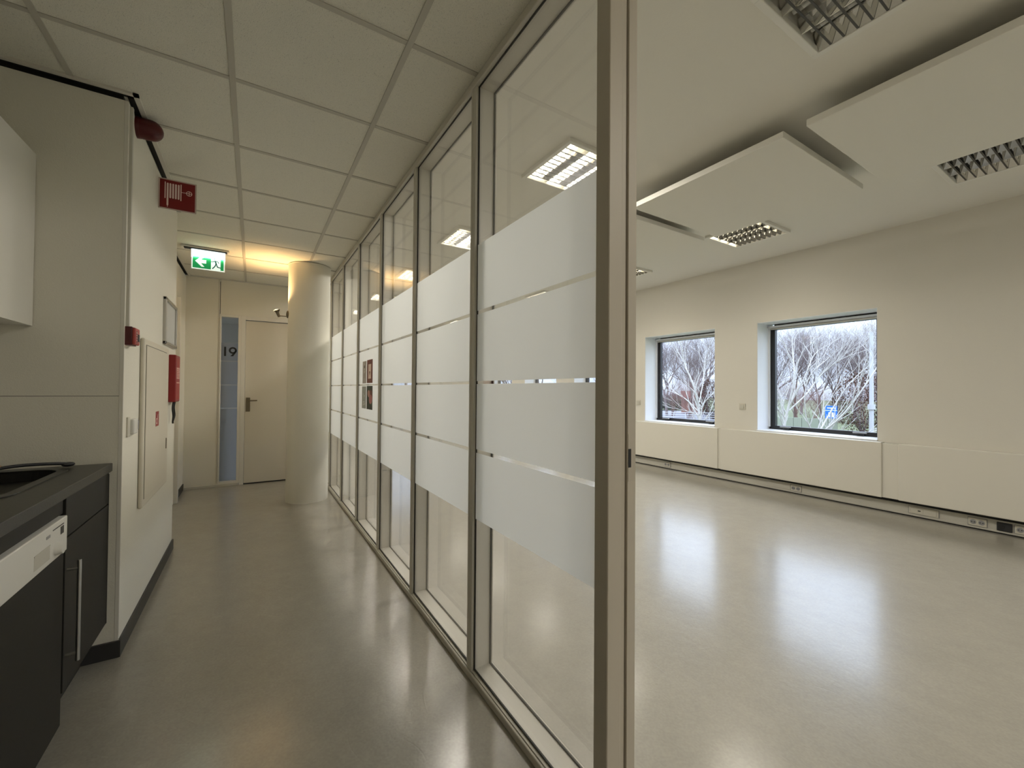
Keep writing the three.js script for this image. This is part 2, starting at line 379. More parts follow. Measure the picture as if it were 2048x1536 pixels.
// ---------------------------------------------------------------- office windows
WZ.concat([['far']]).forEach(([a, b], i) => {
  const w = structGroup(`window_${i + 1}`);
  if (a === 'far') { // end wall window, looking along z
    obj('frame', [box(2.92, 2.99, 0.75, 2.14, ZF - 0.3, ZF - 0.24), box(4.07, 4.14, 0.75, 2.14, ZF - 0.3, ZF - 0.24), box(2.99, 4.07, 0.75, 0.80, ZF - 0.3, ZF - 0.24), box(2.99, 4.07, 2.06, 2.14, ZF - 0.3, ZF - 0.24)], M.windowBlack, w);
    obj('pane', new THREE.PlaneGeometry(1.08, 1.26).translate(3.53, 1.43, ZF - 0.27), M.glass, w);
    return;
  }
  const X = 5.92, yb = 0.733, l = a + 0.075, r = b - 0.1;
  obj('frame', [rbox(X, X + 0.06, yb, 2.10, a, l, 0.006), rbox(X, X + 0.06, yb, 2.10, r, b, 0.006), rbox(X, X + 0.06, yb, 0.785, l - 0.01, r + 0.01, 0.006), rbox(X, X + 0.06, 2.062, 2.14, l - 0.01, r + 0.01, 0.006)], M.windowBlack, w);
  obj('pane', new THREE.PlaneGeometry(r - l + 0.01, 1.30).rotateY(-Math.PI / 2).translate(X + 0.035, 1.424, (l + r) / 2), M.glass, w);
  obj('sill', rbox(5.60, 5.93, 0.724, 0.737, a, b, 0.003), M.windowWhite, w);
  obj('lining', [box(XW + 0.003, 5.93, 0.736, 2.138, a - 0.006, a + 0.004), box(XW + 0.003, 5.93, 0.736, 2.138, b - 0.004, b + 0.006), box(XW + 0.003, 5.93, 2.132, 2.146, a, b)], M.windowWhite, w);
  for (const z of [a + 0.225, b - 0.235]) {
    const h = obj('latch', [rbox(X - 0.035, X + 0.004, 0.737, 0.768, z - 0.035, z + 0.035, 0.005)], M.windowBlack, w);
    sub('lever', [rbox(X - 0.052, X - 0.028, 0.767, 0.782, z - 0.07, z + 0.06, 0.006)], M.greyPlastic, h);
  }
  // roller blind in its cassette under the head
  const words = ['the nearer window, right of the two in view', 'the second window, left of the two in view', 'the third window, mostly hidden by the frosted partition', 'the fourth window, behind the frosted partition', 'the window nearest the far corner, behind the partition', 'an added window outside the picture, right of it', 'the last added window outside the picture, right of it'][i];
  const bl = thing('roller_blind', `pale grey rolled blind on ${words}`, 'blind', [X - 0.03, 2.06, (a + b) / 2]);
  obj('cassette', [rbox(X - 0.05, X - 0.002, 2.087, 2.113, a + 0.006, b - 0.006, 0.004)], M.windowWhite, bl);
  obj('bottom_bar', rbox(X - 0.035, X - 0.003, 2.064, 2.085, a + 0.03, b - 0.03, 0.006), M.trunk, bl);
  for (const z of [a + 0.012, b - 0.012]) obj('guide_rail', rbox(X - 0.03, X - 0.002, 0.768, 2.095, z - 0.01, z + 0.01, 0.003), M.windowWhite, bl);
});

// ---------------------------------------------------------------- radiators, trunking and outlets along the window wall
{
  const spans = [[-1.495, 0.26, 'at the right edge of the picture, past the windows'], [-3.367, -1.625, 'below the nearer of the two clear windows'], [-5.19, -3.404, 'below the farther of the two clear windows'], [-7.02, -5.24, 'next past the farther clear window, behind the partition'], [-8.85, -7.06, 'under the fourth window, behind the partition'], [-10.7, -8.9, 'nearest the far corner, behind the partition']];
  spans.forEach(([a, b, w]) => {
    const r = thing('radiator', `flat cream radiator ${w}`, 'radiator', [5.55, 0.157, (a + b) / 2]);
    obj('front_panel', rbox(5.50, 5.53, 0.157, 0.724, a, b, 0.008, 3), M.white, r);
    obj('top_grille', rbox(5.515, 5.618, 0.705, 0.722, a + 0.01, b - 0.01, 0.003), M.white, r);
    obj('core', box(5.53, 5.60, 0.17, 0.70, a + 0.03, b - 0.03), M.trunk, r);
  });
  [[-1.625, -1.495, 'between the right hand radiator and the one under the nearer window'], [-3.404, -3.367, 'between the radiators under the two clear windows']].forEach(([a, b, w]) => {
    const f = thing('filler_piece', `narrow cream filler ${w}`, 'panel', [5.55, 0.157, (a + b) / 2]);
    obj('front_panel', rbox(5.515, 5.56, 0.16, 0.712, a, b, 0.003), M.white, f);
    obj('top_cap', rbox(5.52, 5.618, 0.706, 0.716, a, b, 0.002), M.trunk, f);
  });
  const t = structGroup('trim_2');
  obj('duct_body', rbox(5.60, 5.622, 0.012, 0.118, -10.95, 1.6, 0.004), M.trunk, t);
  obj('lower_lip', rbox(5.597, 5.61, 0.012, 0.034, -10.95, 1.6, 0.003), M.trunk, t);
  obj('shadow_line', box(5.603, 5.622, 0.0, 0.013, -10.95, 1.6), M.black, t);
  obj('lid_segment', rbox(5.594, 5.603, 0.037, 0.108, -2.82, -2.525, 0.001), M.trunk, t);
  struct('radiator_shadow_strip', box(5.612, 5.622, 0.118, 0.16, -10.95, 1.6), M.black);  // black strip painted as the shade under the radiators
}
const ringDisc = (x, y, z, r, n = 22) => cyl(V(x, y, z), V(x - 0.0025, y, z), r, r, n);
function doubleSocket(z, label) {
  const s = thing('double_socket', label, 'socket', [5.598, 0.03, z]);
  obj('rim', rbox(5.594, 5.601, 0.029, 0.107, z - 0.061, z + 0.061, 0.001), M.greyPlastic, s);  // larger grey plate stands in for the shadow border around the socket
  obj('face_plate', rbox(5.588, 5.60, 0.033, 0.103, z - 0.057, z + 0.057, 0.004), M.socket, s);
  for (const d of [-0.026, 0.026]) { const o = obj('outlet', ringDisc(5.5885, 0.068, z + d, 0.0205), M.greyPlastic, s); sub('pin_holes', [ringDisc(5.5855, 0.068, z + d - 0.0085, 0.004, 8), ringDisc(5.5855, 0.068, z + d + 0.0085, 0.004, 8)], M.black, o); }
}
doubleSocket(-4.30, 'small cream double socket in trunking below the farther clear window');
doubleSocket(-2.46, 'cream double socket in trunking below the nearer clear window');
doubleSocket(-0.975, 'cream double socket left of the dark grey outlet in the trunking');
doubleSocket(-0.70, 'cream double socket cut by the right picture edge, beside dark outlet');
{
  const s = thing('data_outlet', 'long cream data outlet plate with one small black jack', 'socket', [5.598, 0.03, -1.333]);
  obj('rim', rbox(5.594, 5.601, 0.033, 0.109, -1.444, -1.222, 0.001), M.greyPlastic, s);  // grey border painted for the shade around the outlet plate
  obj('face_plate', rbox(5.589, 5.60, 0.036, 0.106, -1.44, -1.226, 0.003), M.socket, s);
  for (const [a, b] of [[-1.425, -1.335], [-1.325, -1.24]]) obj('cover_insert', rbox(5.5865, 5.59, 0.046, 0.096, a, b, 0.002), M.socket, s);
  obj('jack', rbox(5.585, 5.588, 0.066, 0.076, -1.372, -1.352, 0.001), M.black, s);
}
{
  const s = thing('single_socket', 'dark grey single outlet between two cream double sockets in trunking', 'socket', [5.598, 0.03, -0.815]);
  obj('face_plate', rbox(5.588, 5.60, 0.03, 0.105, -0.86, -0.77, 0.004), M.darkPlastic, s);
  obj('outlet', ringDisc(5.5885, 0.068, -0.83, 0.021), M.black, s);
}
[[-3.122, 1.033, 'small cream switch plate on the wall between the two clear windows'], [-4.908, 1.03, 'small cream switch plate on the wall left of the farther window']].forEach(([z, y, l]) => {
  const s = thing('switch_plate', l, 'switch', [XW, y, z]);
  obj('plate', rbox(XW - 0.012, XW + 0.002, y - 0.041, y + 0.041, z - 0.041, z + 0.041, 0.004), M.socket, s);
  obj('rocker', rbox(XW - 0.017, XW - 0.01, y - 0.024, y + 0.026, z - 0.026, z + 0.026, 0.002), M.trunk, s);
});

// ---------------------------------------------------------------- office ceiling: fittings and hung panels
const whereLamp = [
  ['switched off square louvre light at the top edge of the picture', 'switched off louvre light cut by the right picture edge'],
  ['brightly lit louvre light seen large through the first glass panel', 'lit louvre light beside the hanging ceiling panel, above the windows'],
  ['louvre light seen half lit through the second glass panel', 'lit louvre light cut by the right side of the door jamb'],
  ['lit louvre light seen small through the third glass panel', 'lit louvre light far down the window row, behind the jamb'],
  ['far lit louvre light of the partition row, seen through the glass above the film', 'far lit louvre light of the window row, seen through the glass above the film'],
  ['farthest louvre light of the partition row, almost hidden by the mullions', 'farthest louvre light of the window row, almost hidden by the mullions'],
  ['added lit louvre light outside the picture, second behind the camera on the partition side', 'added lit louvre light outside the picture, second behind the camera on the window side'],
  ['added lit louvre light outside the picture, first behind the camera on the partition side', 'added lit louvre light outside the picture, first behind the camera on the window side'],
];
const tubeLit = std([0.9, 0.9, 0.85], 0.5, { emissive: new THREE.Color().setRGB(1.0, 0.93, 0.76), emissiveIntensity: 22 });
const tubeOff = std([0.80, 0.80, 0.76], 0.4);
for (const [x, z, k] of LAMPS) {
  const lit = k !== 0;
  const t = thing('ceiling_light', whereLamp[(k + 8) % 8][x > 3 ? 1 : 0], 'light', [x, HO - 0.028, z], 'square office ceiling lights');
  const o = 0.30, i = 0.268, y0 = HO - 0.028, yt = HO + 0.095;
  obj('frame', [rbox(x - o, x - i, y0, HO + 0.004, z - o, z + o, 0.004), rbox(x + i, x + o, y0, HO + 0.004, z - o, z + o, 0.004), rbox(x - i - 0.002, x + i + 0.002, y0, HO + 0.004, z - o, z - i, 0.004), rbox(x - i - 0.002, x + i + 0.002, y0, HO + 0.004, z + i, z + o, 0.004)], M.whiteMetal, t);
  obj('reflector', [box(x - 0.28, x + 0.28, yt, yt + 0.004, z - 0.28, z + 0.28), box(x - 0.28, x - 0.276, HO, yt, z - 0.28, z + 0.28), box(x + 0.276, x + 0.28, HO, yt, z - 0.28, z + 0.28), box(x - 0.28, x + 0.28, HO, yt, z - 0.28, z - 0.276), box(x - 0.28, x + 0.28, HO, yt, z + 0.276, z + 0.28)], M.whiteMetal, t);
  // troughs: slanted bright sides along the tubes, and wedge ridges between them
  const wedge = (cx, wb, wt, yb, ytop, sh = 0) => { const s = new THREE.Shape([[cx - wb, yb], [cx + wb, yb], [cx + wt + sh, ytop], [cx - wt + sh, ytop]].map(q => new THREE.Vector2(...q))); return new THREE.ExtrudeGeometry(s, { depth: 2 * i, bevelEnabled: false }).translate(0, 0, z - i); };
  for (const cx of [x - 0.089, x + 0.089]) obj('ridge', wedge(cx, 0.003, 0.03, y0 + 0.009, y0 + 0.07), M.mirror, t);
  for (const s of [-1, 1]) obj('side_reflector', wedge(x + s * 0.268, 0.002, 0.008, y0 + 0.004, y0 + 0.08, -s * 0.04), M.mirror, t);
  for (let n = 0; n < 9; n++) {
    const bz = z - i + (n + 1) * (2 * i / 10);
    const s = new THREE.Shape([[-0.004, y0 + 0.005], [0.004, y0 + 0.005], [0.0015, y0 + 0.042], [-0.0015, y0 + 0.042]].map(q => new THREE.Vector2(...q)));
    const bl = obj('louvre_blade', new THREE.ExtrudeGeometry(s, { depth: 2 * i - 0.01, bevelEnabled: false }).rotateY(Math.PI / 2).translate(x - i + 0.005, 0, bz), M.louvre, t);
    sub('lower_edge', box(x - i + 0.003, x + i - 0.003, y0 + 0.003, y0 + 0.0055, bz - 0.0045, bz + 0.0045), M.louvreDark, bl);
  }
  for (const cx of [x - 0.178, x, x + 0.178]) obj('lamp_tube', cyl(V(cx, y0 + 0.07, z - 0.262), V(cx, y0 + 0.07, z + 0.262), 0.013, 0.013, 14), lit ? tubeLit : tubeOff, t);
  if (lit) {
    const l = new THREE.RectAreaLight(new THREE.Color().setRGB(...LAMP_COLOR), LAMP * (x > 3 ? (k < 0 ? 0.12 : 0.22) : 1.4), 0.5, 0.5); // the window row is dimmed by day
    l.position.set(x, y0 - 0.002, z); l.lookAt(x, 0, z);
    scene.add(l);
  }
}
[[-1.15, 0.06, 'large white hanging ceiling panel at the right edge of the picture'], [-2.47, -1.274, 'white hanging ceiling panel in full view above the windows'], [-3.80, -2.60, 'white hanging ceiling panel beyond the others, cut by the jamb'], [-5.13, -3.93, 'hanging ceiling panel hidden behind the frosted partition']].forEach(([a, b, l]) => {
  const p = thing('ceiling_panel', l, 'ceiling panel', [3.355, 2.80, (a + b) / 2], 'white hanging ceiling panels');
  obj('panel_board', rbox(2.745, 3.965, 2.80, 2.842, a, b, 0.004), M.plaster, p);
  for (const x of [2.95, 3.76]) for (const z of [a + 0.2, b - 0.2]) obj('hanger', cyl(V(x, 2.84, z), V(x, HO + 0.01, z), 0.004, 0.004, 8), M.steel, p);
});

// ---------------------------------------------------------------- corridor wall: fire equipment and fittings
{
  const t = thing('alarm_beacon', 'dark red rounded fire alarm beacon at the top of left wall', 'alarm', [-0.51, 2.535, -2.75]);
  const pts = []; for (let i = 0; i <= 8; i++) { const a = i / 8 * Math.PI / 2; pts.push(new THREE.Vector2(0.049 * Math.cos(a), 0.055 + 0.05 * Math.sin(a))); }
  const g = new THREE.LatheGeometry([new THREE.Vector2(0.049, 0.012), ...pts], 32).rotateZ(-Math.PI / 2).translate(-0.51, 2.538, -2.75);
  obj('lens', g, M.redDark, t);
  obj('base', cyl(V(-0.512, 2.538, -2.75), V(-0.496, 2.538, -2.75), 0.052, 0.05, 32), M.redDark, t);
}
{
  const t = thing('cable_duct', 'thin cream cable duct running down from ceiling to call point', 'cable duct', [-0.51, 1.5, -2.625]);
  obj('duct', rbox(-0.512, -0.498, 1.515, HC - 0.03, -2.633, -2.611, 0.002), M.trunk, t);
}
{
  const t = thing('call_point', 'red square fire alarm call point at the end of the cable duct', 'alarm', [-0.51, 1.432, -2.645]);
  obj('back_box', rbox(-0.512, -0.484, 1.434, 1.522, -2.69, -2.60, 0.004), M.redDark, t);
  obj('front', rbox(-0.486, -0.472, 1.438, 1.518, -2.688, -2.602, 0.006), M.redPale, t);
  obj('push_plate', rbox(-0.473, -0.4705, 1.455, 1.49, -2.678, -2.645, 0.001), M.black, t);
  const print = new THREE.MeshStandardMaterial({ roughness: 0.5, map: canvasTex(64, 96, (c, w, h) => { c.fillStyle = '#7d2a26'; c.fillRect(0, 0, w, h); c.strokeStyle = '#e8cfc8'; c.lineWidth = 6; for (let i = 0; i < 4; i++) { c.beginPath(); c.moveTo(12, 16 + i * 20); c.lineTo(34, 10 + i * 20); c.lineTo(52, 18 + i * 20); c.stroke(); } }) });
  const g = new THREE.PlaneGeometry(0.026, 0.058).rotateY(Math.PI / 2).translate(-0.4712, 1.474, -2.625);
  const m = new THREE.Mesh(g.translate(0.51, -1.432, 2.645), print); m.name = 'symbol_print'; t.add(m);
}
{
  const t = thing('hose_cabinet', 'cream flush fire hose cabinet with red sticker on left wall', 'cabinet', [-0.50, 0.6, -3.25]);
  obj('box', rbox(-0.5099, -0.49, 0.59, 1.50, -3.66, -2.91, 0.014, 4), M.door, t);
  const d = obj('door', rbox(-0.493, -0.486, 0.635, 1.462, -3.575, -2.945, 0.002), M.door, t);
  sub('seam', [box(-0.4925, -0.4893, 1.461, 1.466, -3.575, -2.945), box(-0.4925, -0.4893, 0.635, 1.465, -2.946, -2.942)], M.gasket, d);
  sub('latch', rbox(-0.488, -0.482, 0.83, 0.90, -3.572, -3.56, 0.002), M.bronze, d);
  const st = new THREE.MeshStandardMaterial({ roughness: 0.5, map: canvasTex(128, 128, (c, w, h) => { c.fillStyle = '#8d2622'; c.fillRect(0, 0, w, h); c.strokeStyle = '#ecd9cf'; c.lineWidth = 9; c.beginPath(); c.arc(52, 84, 22, 0, 7); c.stroke(); c.beginPath(); c.moveTo(66, 66); c.lineTo(92, 26); c.stroke(); }) });
  const m = new THREE.Mesh(new THREE.PlaneGeometry(0.10, 0.088).rotateY(Math.PI / 2).translate(-0.4855 + 0.50, 1.047 - 0.6, -3.255 + 3.25), st); m.name = 'sticker'; m.userData.label = 'small red sticker with white hose symbol'; t.add(m);
}
{
  const t = thing('light_switch', 'cream light switch plate low on left wall beside hose cabinet', 'switch', [-0.51, 1.04, -2.72]);
  obj('plate', rbox(-0.512, -0.503, 0.998, 1.092, -2.70, -2.655, 0.002), M.socket, t);
  obj('rocker', rbox(-0.512, -0.49, 1.005, 1.08, -2.795, -2.712, 0.008), M.appliance, t);
  obj('rocker_edge', rbox(-0.503, -0.488, 1.022, 1.07, -2.80, -2.79, 0.003), M.greyPlastic, t);
}
{
  const t = thing('picture_frame', 'slim silver framed notice sheet high on the left wall', 'picture frame', [-0.50, 1.53, -3.77]);
  const a = -4.02, b = -3.55, y0 = 1.525, y1 = 1.84;
  obj('frame', [rbox(-0.511, -0.492, y0, y1, a, a + 0.025, 0.004), rbox(-0.511, -0.492, y0, y1, b - 0.025, b, 0.004), rbox(-0.511, -0.492, y0, y0 + 0.022, a, b, 0.004), rbox(-0.511, -0.492, y1 - 0.022, y1, a, b, 0.004)], M.steel, t);
  obj('sheet', box(-0.512, -0.504, y0 + 0.02, y1 - 0.02, a + 0.02, b - 0.02), std([0.55, 0.55, 0.52], 0.6), t);
}
{
  const t = thing('fire_blanket_box', 'red upright fire blanket box with black pull straps below', 'fire blanket', [-0.49, 1.12, -3.86]);
  obj('case', rbox(-0.512, -0.468, 1.13, 1.47, -3.99, -3.80, 0.008, 3), M.red, t);
  const lab = new THREE.MeshStandardMaterial({ roughness: 0.5, map: canvasTex(128, 256, (c, w, h) => { c.fillStyle = '#9c2f2a'; c.fillRect(0, 0, w, h); c.fillStyle = '#d9a79a'; c.fillRect(10, 60, 108, 70); c.fillStyle = '#b8615a'; for (let i = 0; i < 5; i++) c.fillRect(18, 70 + i * 11, 92 - (i % 2) * 20, 5); c.fillStyle = '#d9a79a'; c.fillRect(10, 150, 108, 8); }) });
  const m = new THREE.Mesh(new THREE.PlaneGeometry(0.16, 0.3).rotateY(Math.PI / 2).translate(-0.4674 + 0.49, 1.30 - 1.12, -3.895 + 3.86), lab); m.name = 'printed_label'; t.add(m);
  for (const z of [-3.83, -3.89]) obj('strap', tube([V(-0.482, 1.135, z), V(-0.487, 1.09, z + 0.004), V(-0.484, 1.03, z - 0.008), V(-0.489, 0.985, -3.86), V(-0.488, 0.975, -3.862)], 0.006, 20, 6), M.black, t);
}
{
  const t = thing('fire_hose_sign', 'red flag sign with white fire hose pictogram near ceiling', 'sign', [-0.42, 2.345, -3.32]);
  const face = new THREE.MeshStandardMaterial({ roughness: 0.45, map: canvasTex(512, 512, (c, w, h) => {
    c.fillStyle = '#c4b2a8'; c.fillRect(0, 0, w, h); c.fillStyle = '#780509'; c.fillRect(18, 18, w - 36, h - 36);
    c.strokeStyle = '#efd9d2'; c.lineCap = 'round';
    c.lineWidth = 14; c.beginPath(); c.moveTo(88, 60); c.lineTo(88, 330); c.stroke();
    c.beginPath(); c.moveTo(300, 60); c.lineTo(300, 330); c.stroke();
    c.lineWidth = 24; for (let i = 1; i < 5; i++) { const x = 120 + i * 37; c.beginPath(); c.moveTo(x, 78); c.lineTo(x, 310); c.stroke(); }
    c.beginPath(); c.moveTo(121, 78); c.lineTo(121, 440); c.stroke(); c.lineWidth = 10; c.beginPath(); c.moveTo(121, 440); c.lineTo(121, 472); c.stroke();
    c.lineWidth = 9; c.beginPath(); c.moveTo(300, 185); c.lineTo(372, 185); c.stroke();
    c.beginPath(); c.arc(412, 185, 38, 0, 7); c.stroke(); c.beginPath(); c.moveTo(374, 185); c.lineTo(450, 185); c.moveTo(412, 147); c.lineTo(412, 223); c.stroke();
  }) });
  obj('plate', rbox(-0.511, -0.322, 2.345, 2.535, -3.326, -3.320, 0.001), M.socket, t);
  const m = new THREE.Mesh(new THREE.PlaneGeometry(0.187, 0.188).translate(-0.4165 + 0.42, 2.44 - 2.345, -3.3195 + 3.32), face); m.name = 'pictogram_face'; t.add(m);
}
{
  const t = thing('exit_sign', 'glowing green exit sign with left arrow and running figure', 'exit sign', [-0.40, HC, -5.04]);
  obj('housing', rbox(-0.60, -0.215, HC - 0.016, HC + 0.002, -5.09, -4.99, 0.006), M.whiteMetal, t);
  obj('slot', box(-0.575, -0.235, HC - 0.022, HC - 0.014, -5.045, -4.99), M.black, t);
  const glow = new THREE.MeshStandardMaterial({ color: 0xffffff, roughness: 0.4, emissive: new THREE.Color().setRGB(0.85, 1.0, 0.97), emissiveIntensity: 1.3 });
  obj('led_bar', rbox(-0.52, -0.25, HC - 0.085, HC - 0.02, -5.035, -5.012, 0.004), glow, t);
  const art = canvasTex(512, 256, (c, w, h) => {
    c.fillStyle = '#f2fffa'; c.fillRect(0, 0, w, h); c.fillStyle = '#138a4c'; c.fillRect(14, 10, w - 28, h - 26);
    c.fillStyle = '#eafff6'; c.beginPath(); c.moveTo(52, 122); c.lineTo(150, 34); c.lineTo(196, 34); c.lineTo(142, 92); c.lineTo(222, 92); c.lineTo(222, 152); c.lineTo(142, 152); c.lineTo(196, 210); c.lineTo(150, 210); c.closePath(); c.fill();
    c.fillRect(296, 14, 150, 230);
    c.strokeStyle = c.fillStyle = '#12423a'; c.lineCap = c.lineJoin = 'round';
    c.beginPath(); c.arc(352, 52, 14, 0, 7); c.fill();
    c.lineWidth = 24; c.beginPath(); c.moveTo(362, 88); c.lineTo(378, 136); c.stroke();
    c.lineWidth = 14; c.beginPath(); c.moveTo(358, 84); c.lineTo(326, 104); c.lineTo(300, 106); c.moveTo(366, 84); c.lineTo(404, 92); c.lineTo(418, 118); c.stroke();
    c.lineWidth = 17; c.beginPath(); c.moveTo(374, 136); c.lineTo(358, 178); c.lineTo(322, 220); c.moveTo(380, 136); c.lineTo(398, 186); c.lineTo(448, 196); c.stroke();
  });
  const pm = new THREE.MeshStandardMaterial({ map: art, roughness: 0.4, emissive: 0xffffff, emissiveMap: art, emissiveIntensity: 0.6 });
  obj('light_panel', rbox(-0.52, -0.25, 2.380, 2.535, -5.027, -5.020, 0.001), M.whiteMetal, t);
  const m = new THREE.Mesh(new THREE.PlaneGeometry(0.262, 0.146).translate(-0.385 + 0.40, 2.4575 - HC, -5.0193 + 5.04), pm); m.name = 'pictogram_panel'; t.add(m);
  const l = new THREE.RectAreaLight(new THREE.Color().setRGB(1.0, 0.98, 0.82), 48, 0.27, 0.03); l.position.set(-0.385, HC - 0.088, -5.024); l.lookAt(-0.385, 0, -5.024); scene.add(l);
}
{
  const y = 2.03, z = -5.15, t = thing('wall_spotlight', 'small bronze uplight spot on an arm fixed to the column', 'light', [0.316, y, z]);
  const lens = new THREE.MeshStandardMaterial({ color: 0xffffff, emissive: new THREE.Color().setRGB(1.0, 0.85, 0.5), emissiveIntensity: 3.5 });
  obj('wall_plate', new THREE.SphereGeometry(0.042, 24, 12).scale(0.42, 1, 1).translate(0.315, y + 0.01, z), M.bronze, t);
  obj('arm', cyl(V(0.32, y - 0.012, z), V(0.232, y - 0.012, z), 0.005, 0.005, 10), M.bronze, t);
  const h = obj('lamp_head', [cyl(V(0.232, y - 0.025, z), V(0.215, y + 0.02, z), 0.012, 0.016, 16), new THREE.LatheGeometry([[0.014, 0], [0.02, 0.012], [0.031, 0.028], [0.033, 0.031]].map(q => new THREE.Vector2(...q)), 24).rotateZ(0.25).translate(0.215, y + 0.018, z)], M.bronze, t);
  sub('lens', new THREE.SphereGeometry(0.03, 20, 8, 0, Math.PI * 2, 0, Math.PI / 2).scale(1, 0.45, 1).rotateZ(0.25).translate(0.207, y + 0.042, z), lens, h);
  const l = new THREE.SpotLight(new THREE.Color().setRGB(1.0, 0.62, 0.27), SCONCE, 3, R(62), 0.75, 2);
  l.position.set(0.207, y + 0.075, z); l.target.position.set(0.17, 3.0, z); l.castShadow = true; scene.add(l, l.target);
}
// ---------------------------------------------------------------- cards on the frosted glass
{
  const draw = {
    figure: (c, w, h) => { c.fillStyle = '#a3988a'; c.fillRect(0, 0, w, h); c.fillStyle = '#b3ab9c'; c.beginPath(); c.ellipse(w * 0.5, h * 0.42, w * 0.17, h * 0.1, 0, 0, 7); c.fill(); c.fillStyle = '#1d1a18'; c.beginPath(); c.arc(w * 0.48, h * 0.25, w * 0.1, 0, 7); c.fill(); c.fillStyle = '#4a443d'; c.fillRect(w * 0.38, h * 0.38, 8, 18); c.fillRect(w * 0.58, h * 0.38, 8, 18); c.fillStyle = '#94887a'; c.fillRect(w * 0.3, h * 0.55, w * 0.4, h * 0.22); },
    frame: (c, w, h) => { c.fillStyle = '#7e4a3d'; c.fillRect(0, 0, w, h); c.fillStyle = '#dcc2b0'; c.fillRect(w * 0.24, h * 0.19, w * 0.5, h * 0.62); c.fillStyle = '#8d6a55'; c.beginPath(); c.moveTo(w * 0.38, h * 0.5); c.lineTo(w * 0.6, h * 0.5); c.lineTo(w * 0.48, h * 0.68); c.fill(); },
    dots: (c, w, h) => { c.fillStyle = '#8f8f84'; c.fillRect(0, 0, w, h); const r = rng(4); c.fillStyle = '#d6d8cf'; for (let i = 0; i < 12; i++) { c.beginPath(); c.arc(w * (0.3 + 0.4 * r()), h * (0.2 + 0.65 * r()), 4 + 6 * r(), 0, 7); c.fill(); } c.strokeStyle = '#77766c'; c.lineWidth = 8; c.beginPath(); c.moveTo(w * 0.8, h * 0.12); c.lineTo(w * 0.45, h * 0.6); c.stroke(); },
    flower: (c, w, h) => { c.fillStyle = '#3b4534'; c.fillRect(0, 0, w, h); c.fillStyle = '#6d4034'; c.beginPath(); c.ellipse(w * 0.7, h * 0.45, w * 0.3, h * 0.28, 0, 0, 7); c.fill(); c.fillStyle = '#b88a7a'; c.beginPath(); c.ellipse(w * 0.36, h * 0.33, w * 0.22, h * 0.15, 0.3, 0, 7); c.fill(); c.fillStyle = '#b0706a'; c.beginPath(); c.ellipse(w * 0.66, h * 0.56, w * 0.27, h * 0.2, 0.3, 0, 7); c.fill(); c.fillStyle = '#33382b'; c.fillRect(0, h * 0.8, w, h * 0.2); },
  };
  [['figure', -3.80, -3.655, 1.282, 1.473, 'pale beige card with dark dot, upper left of four on frosted glass'], ['frame', -3.635, -3.44, 1.283, 1.477, 'red brown card with cream frame, upper right of four on frosted glass'], ['dots', -3.815, -3.655, 1.066, 1.256, 'grey card with white dots, lower left of four on frosted glass'], ['flower', -3.635, -3.435, 1.065, 1.259, 'dark green card with pink blossom, lower right of four on frosted glass']].forEach(([k, a, b, y0, y1, l]) => {
    const t = thing('print_card', l, 'card', [0.819, y0, (a + b) / 2], 'four cards stuck on the frosted glass');
    const m = new THREE.Mesh(new THREE.PlaneGeometry(b - a, y1 - y0).rotateY(-Math.PI / 2).translate(-0.0005, (y1 - y0) / 2, 0), new THREE.MeshPhysicalMaterial({ map: canvasTex(192, 256, draw[k]), roughness: 1, transmission: k === 'figure' || k === 'dots' ? 0.72 : 0.5, thickness: 0, ior: 1.3, side: THREE.DoubleSide })); m.name = 'print'; t.add(m);
  });
}

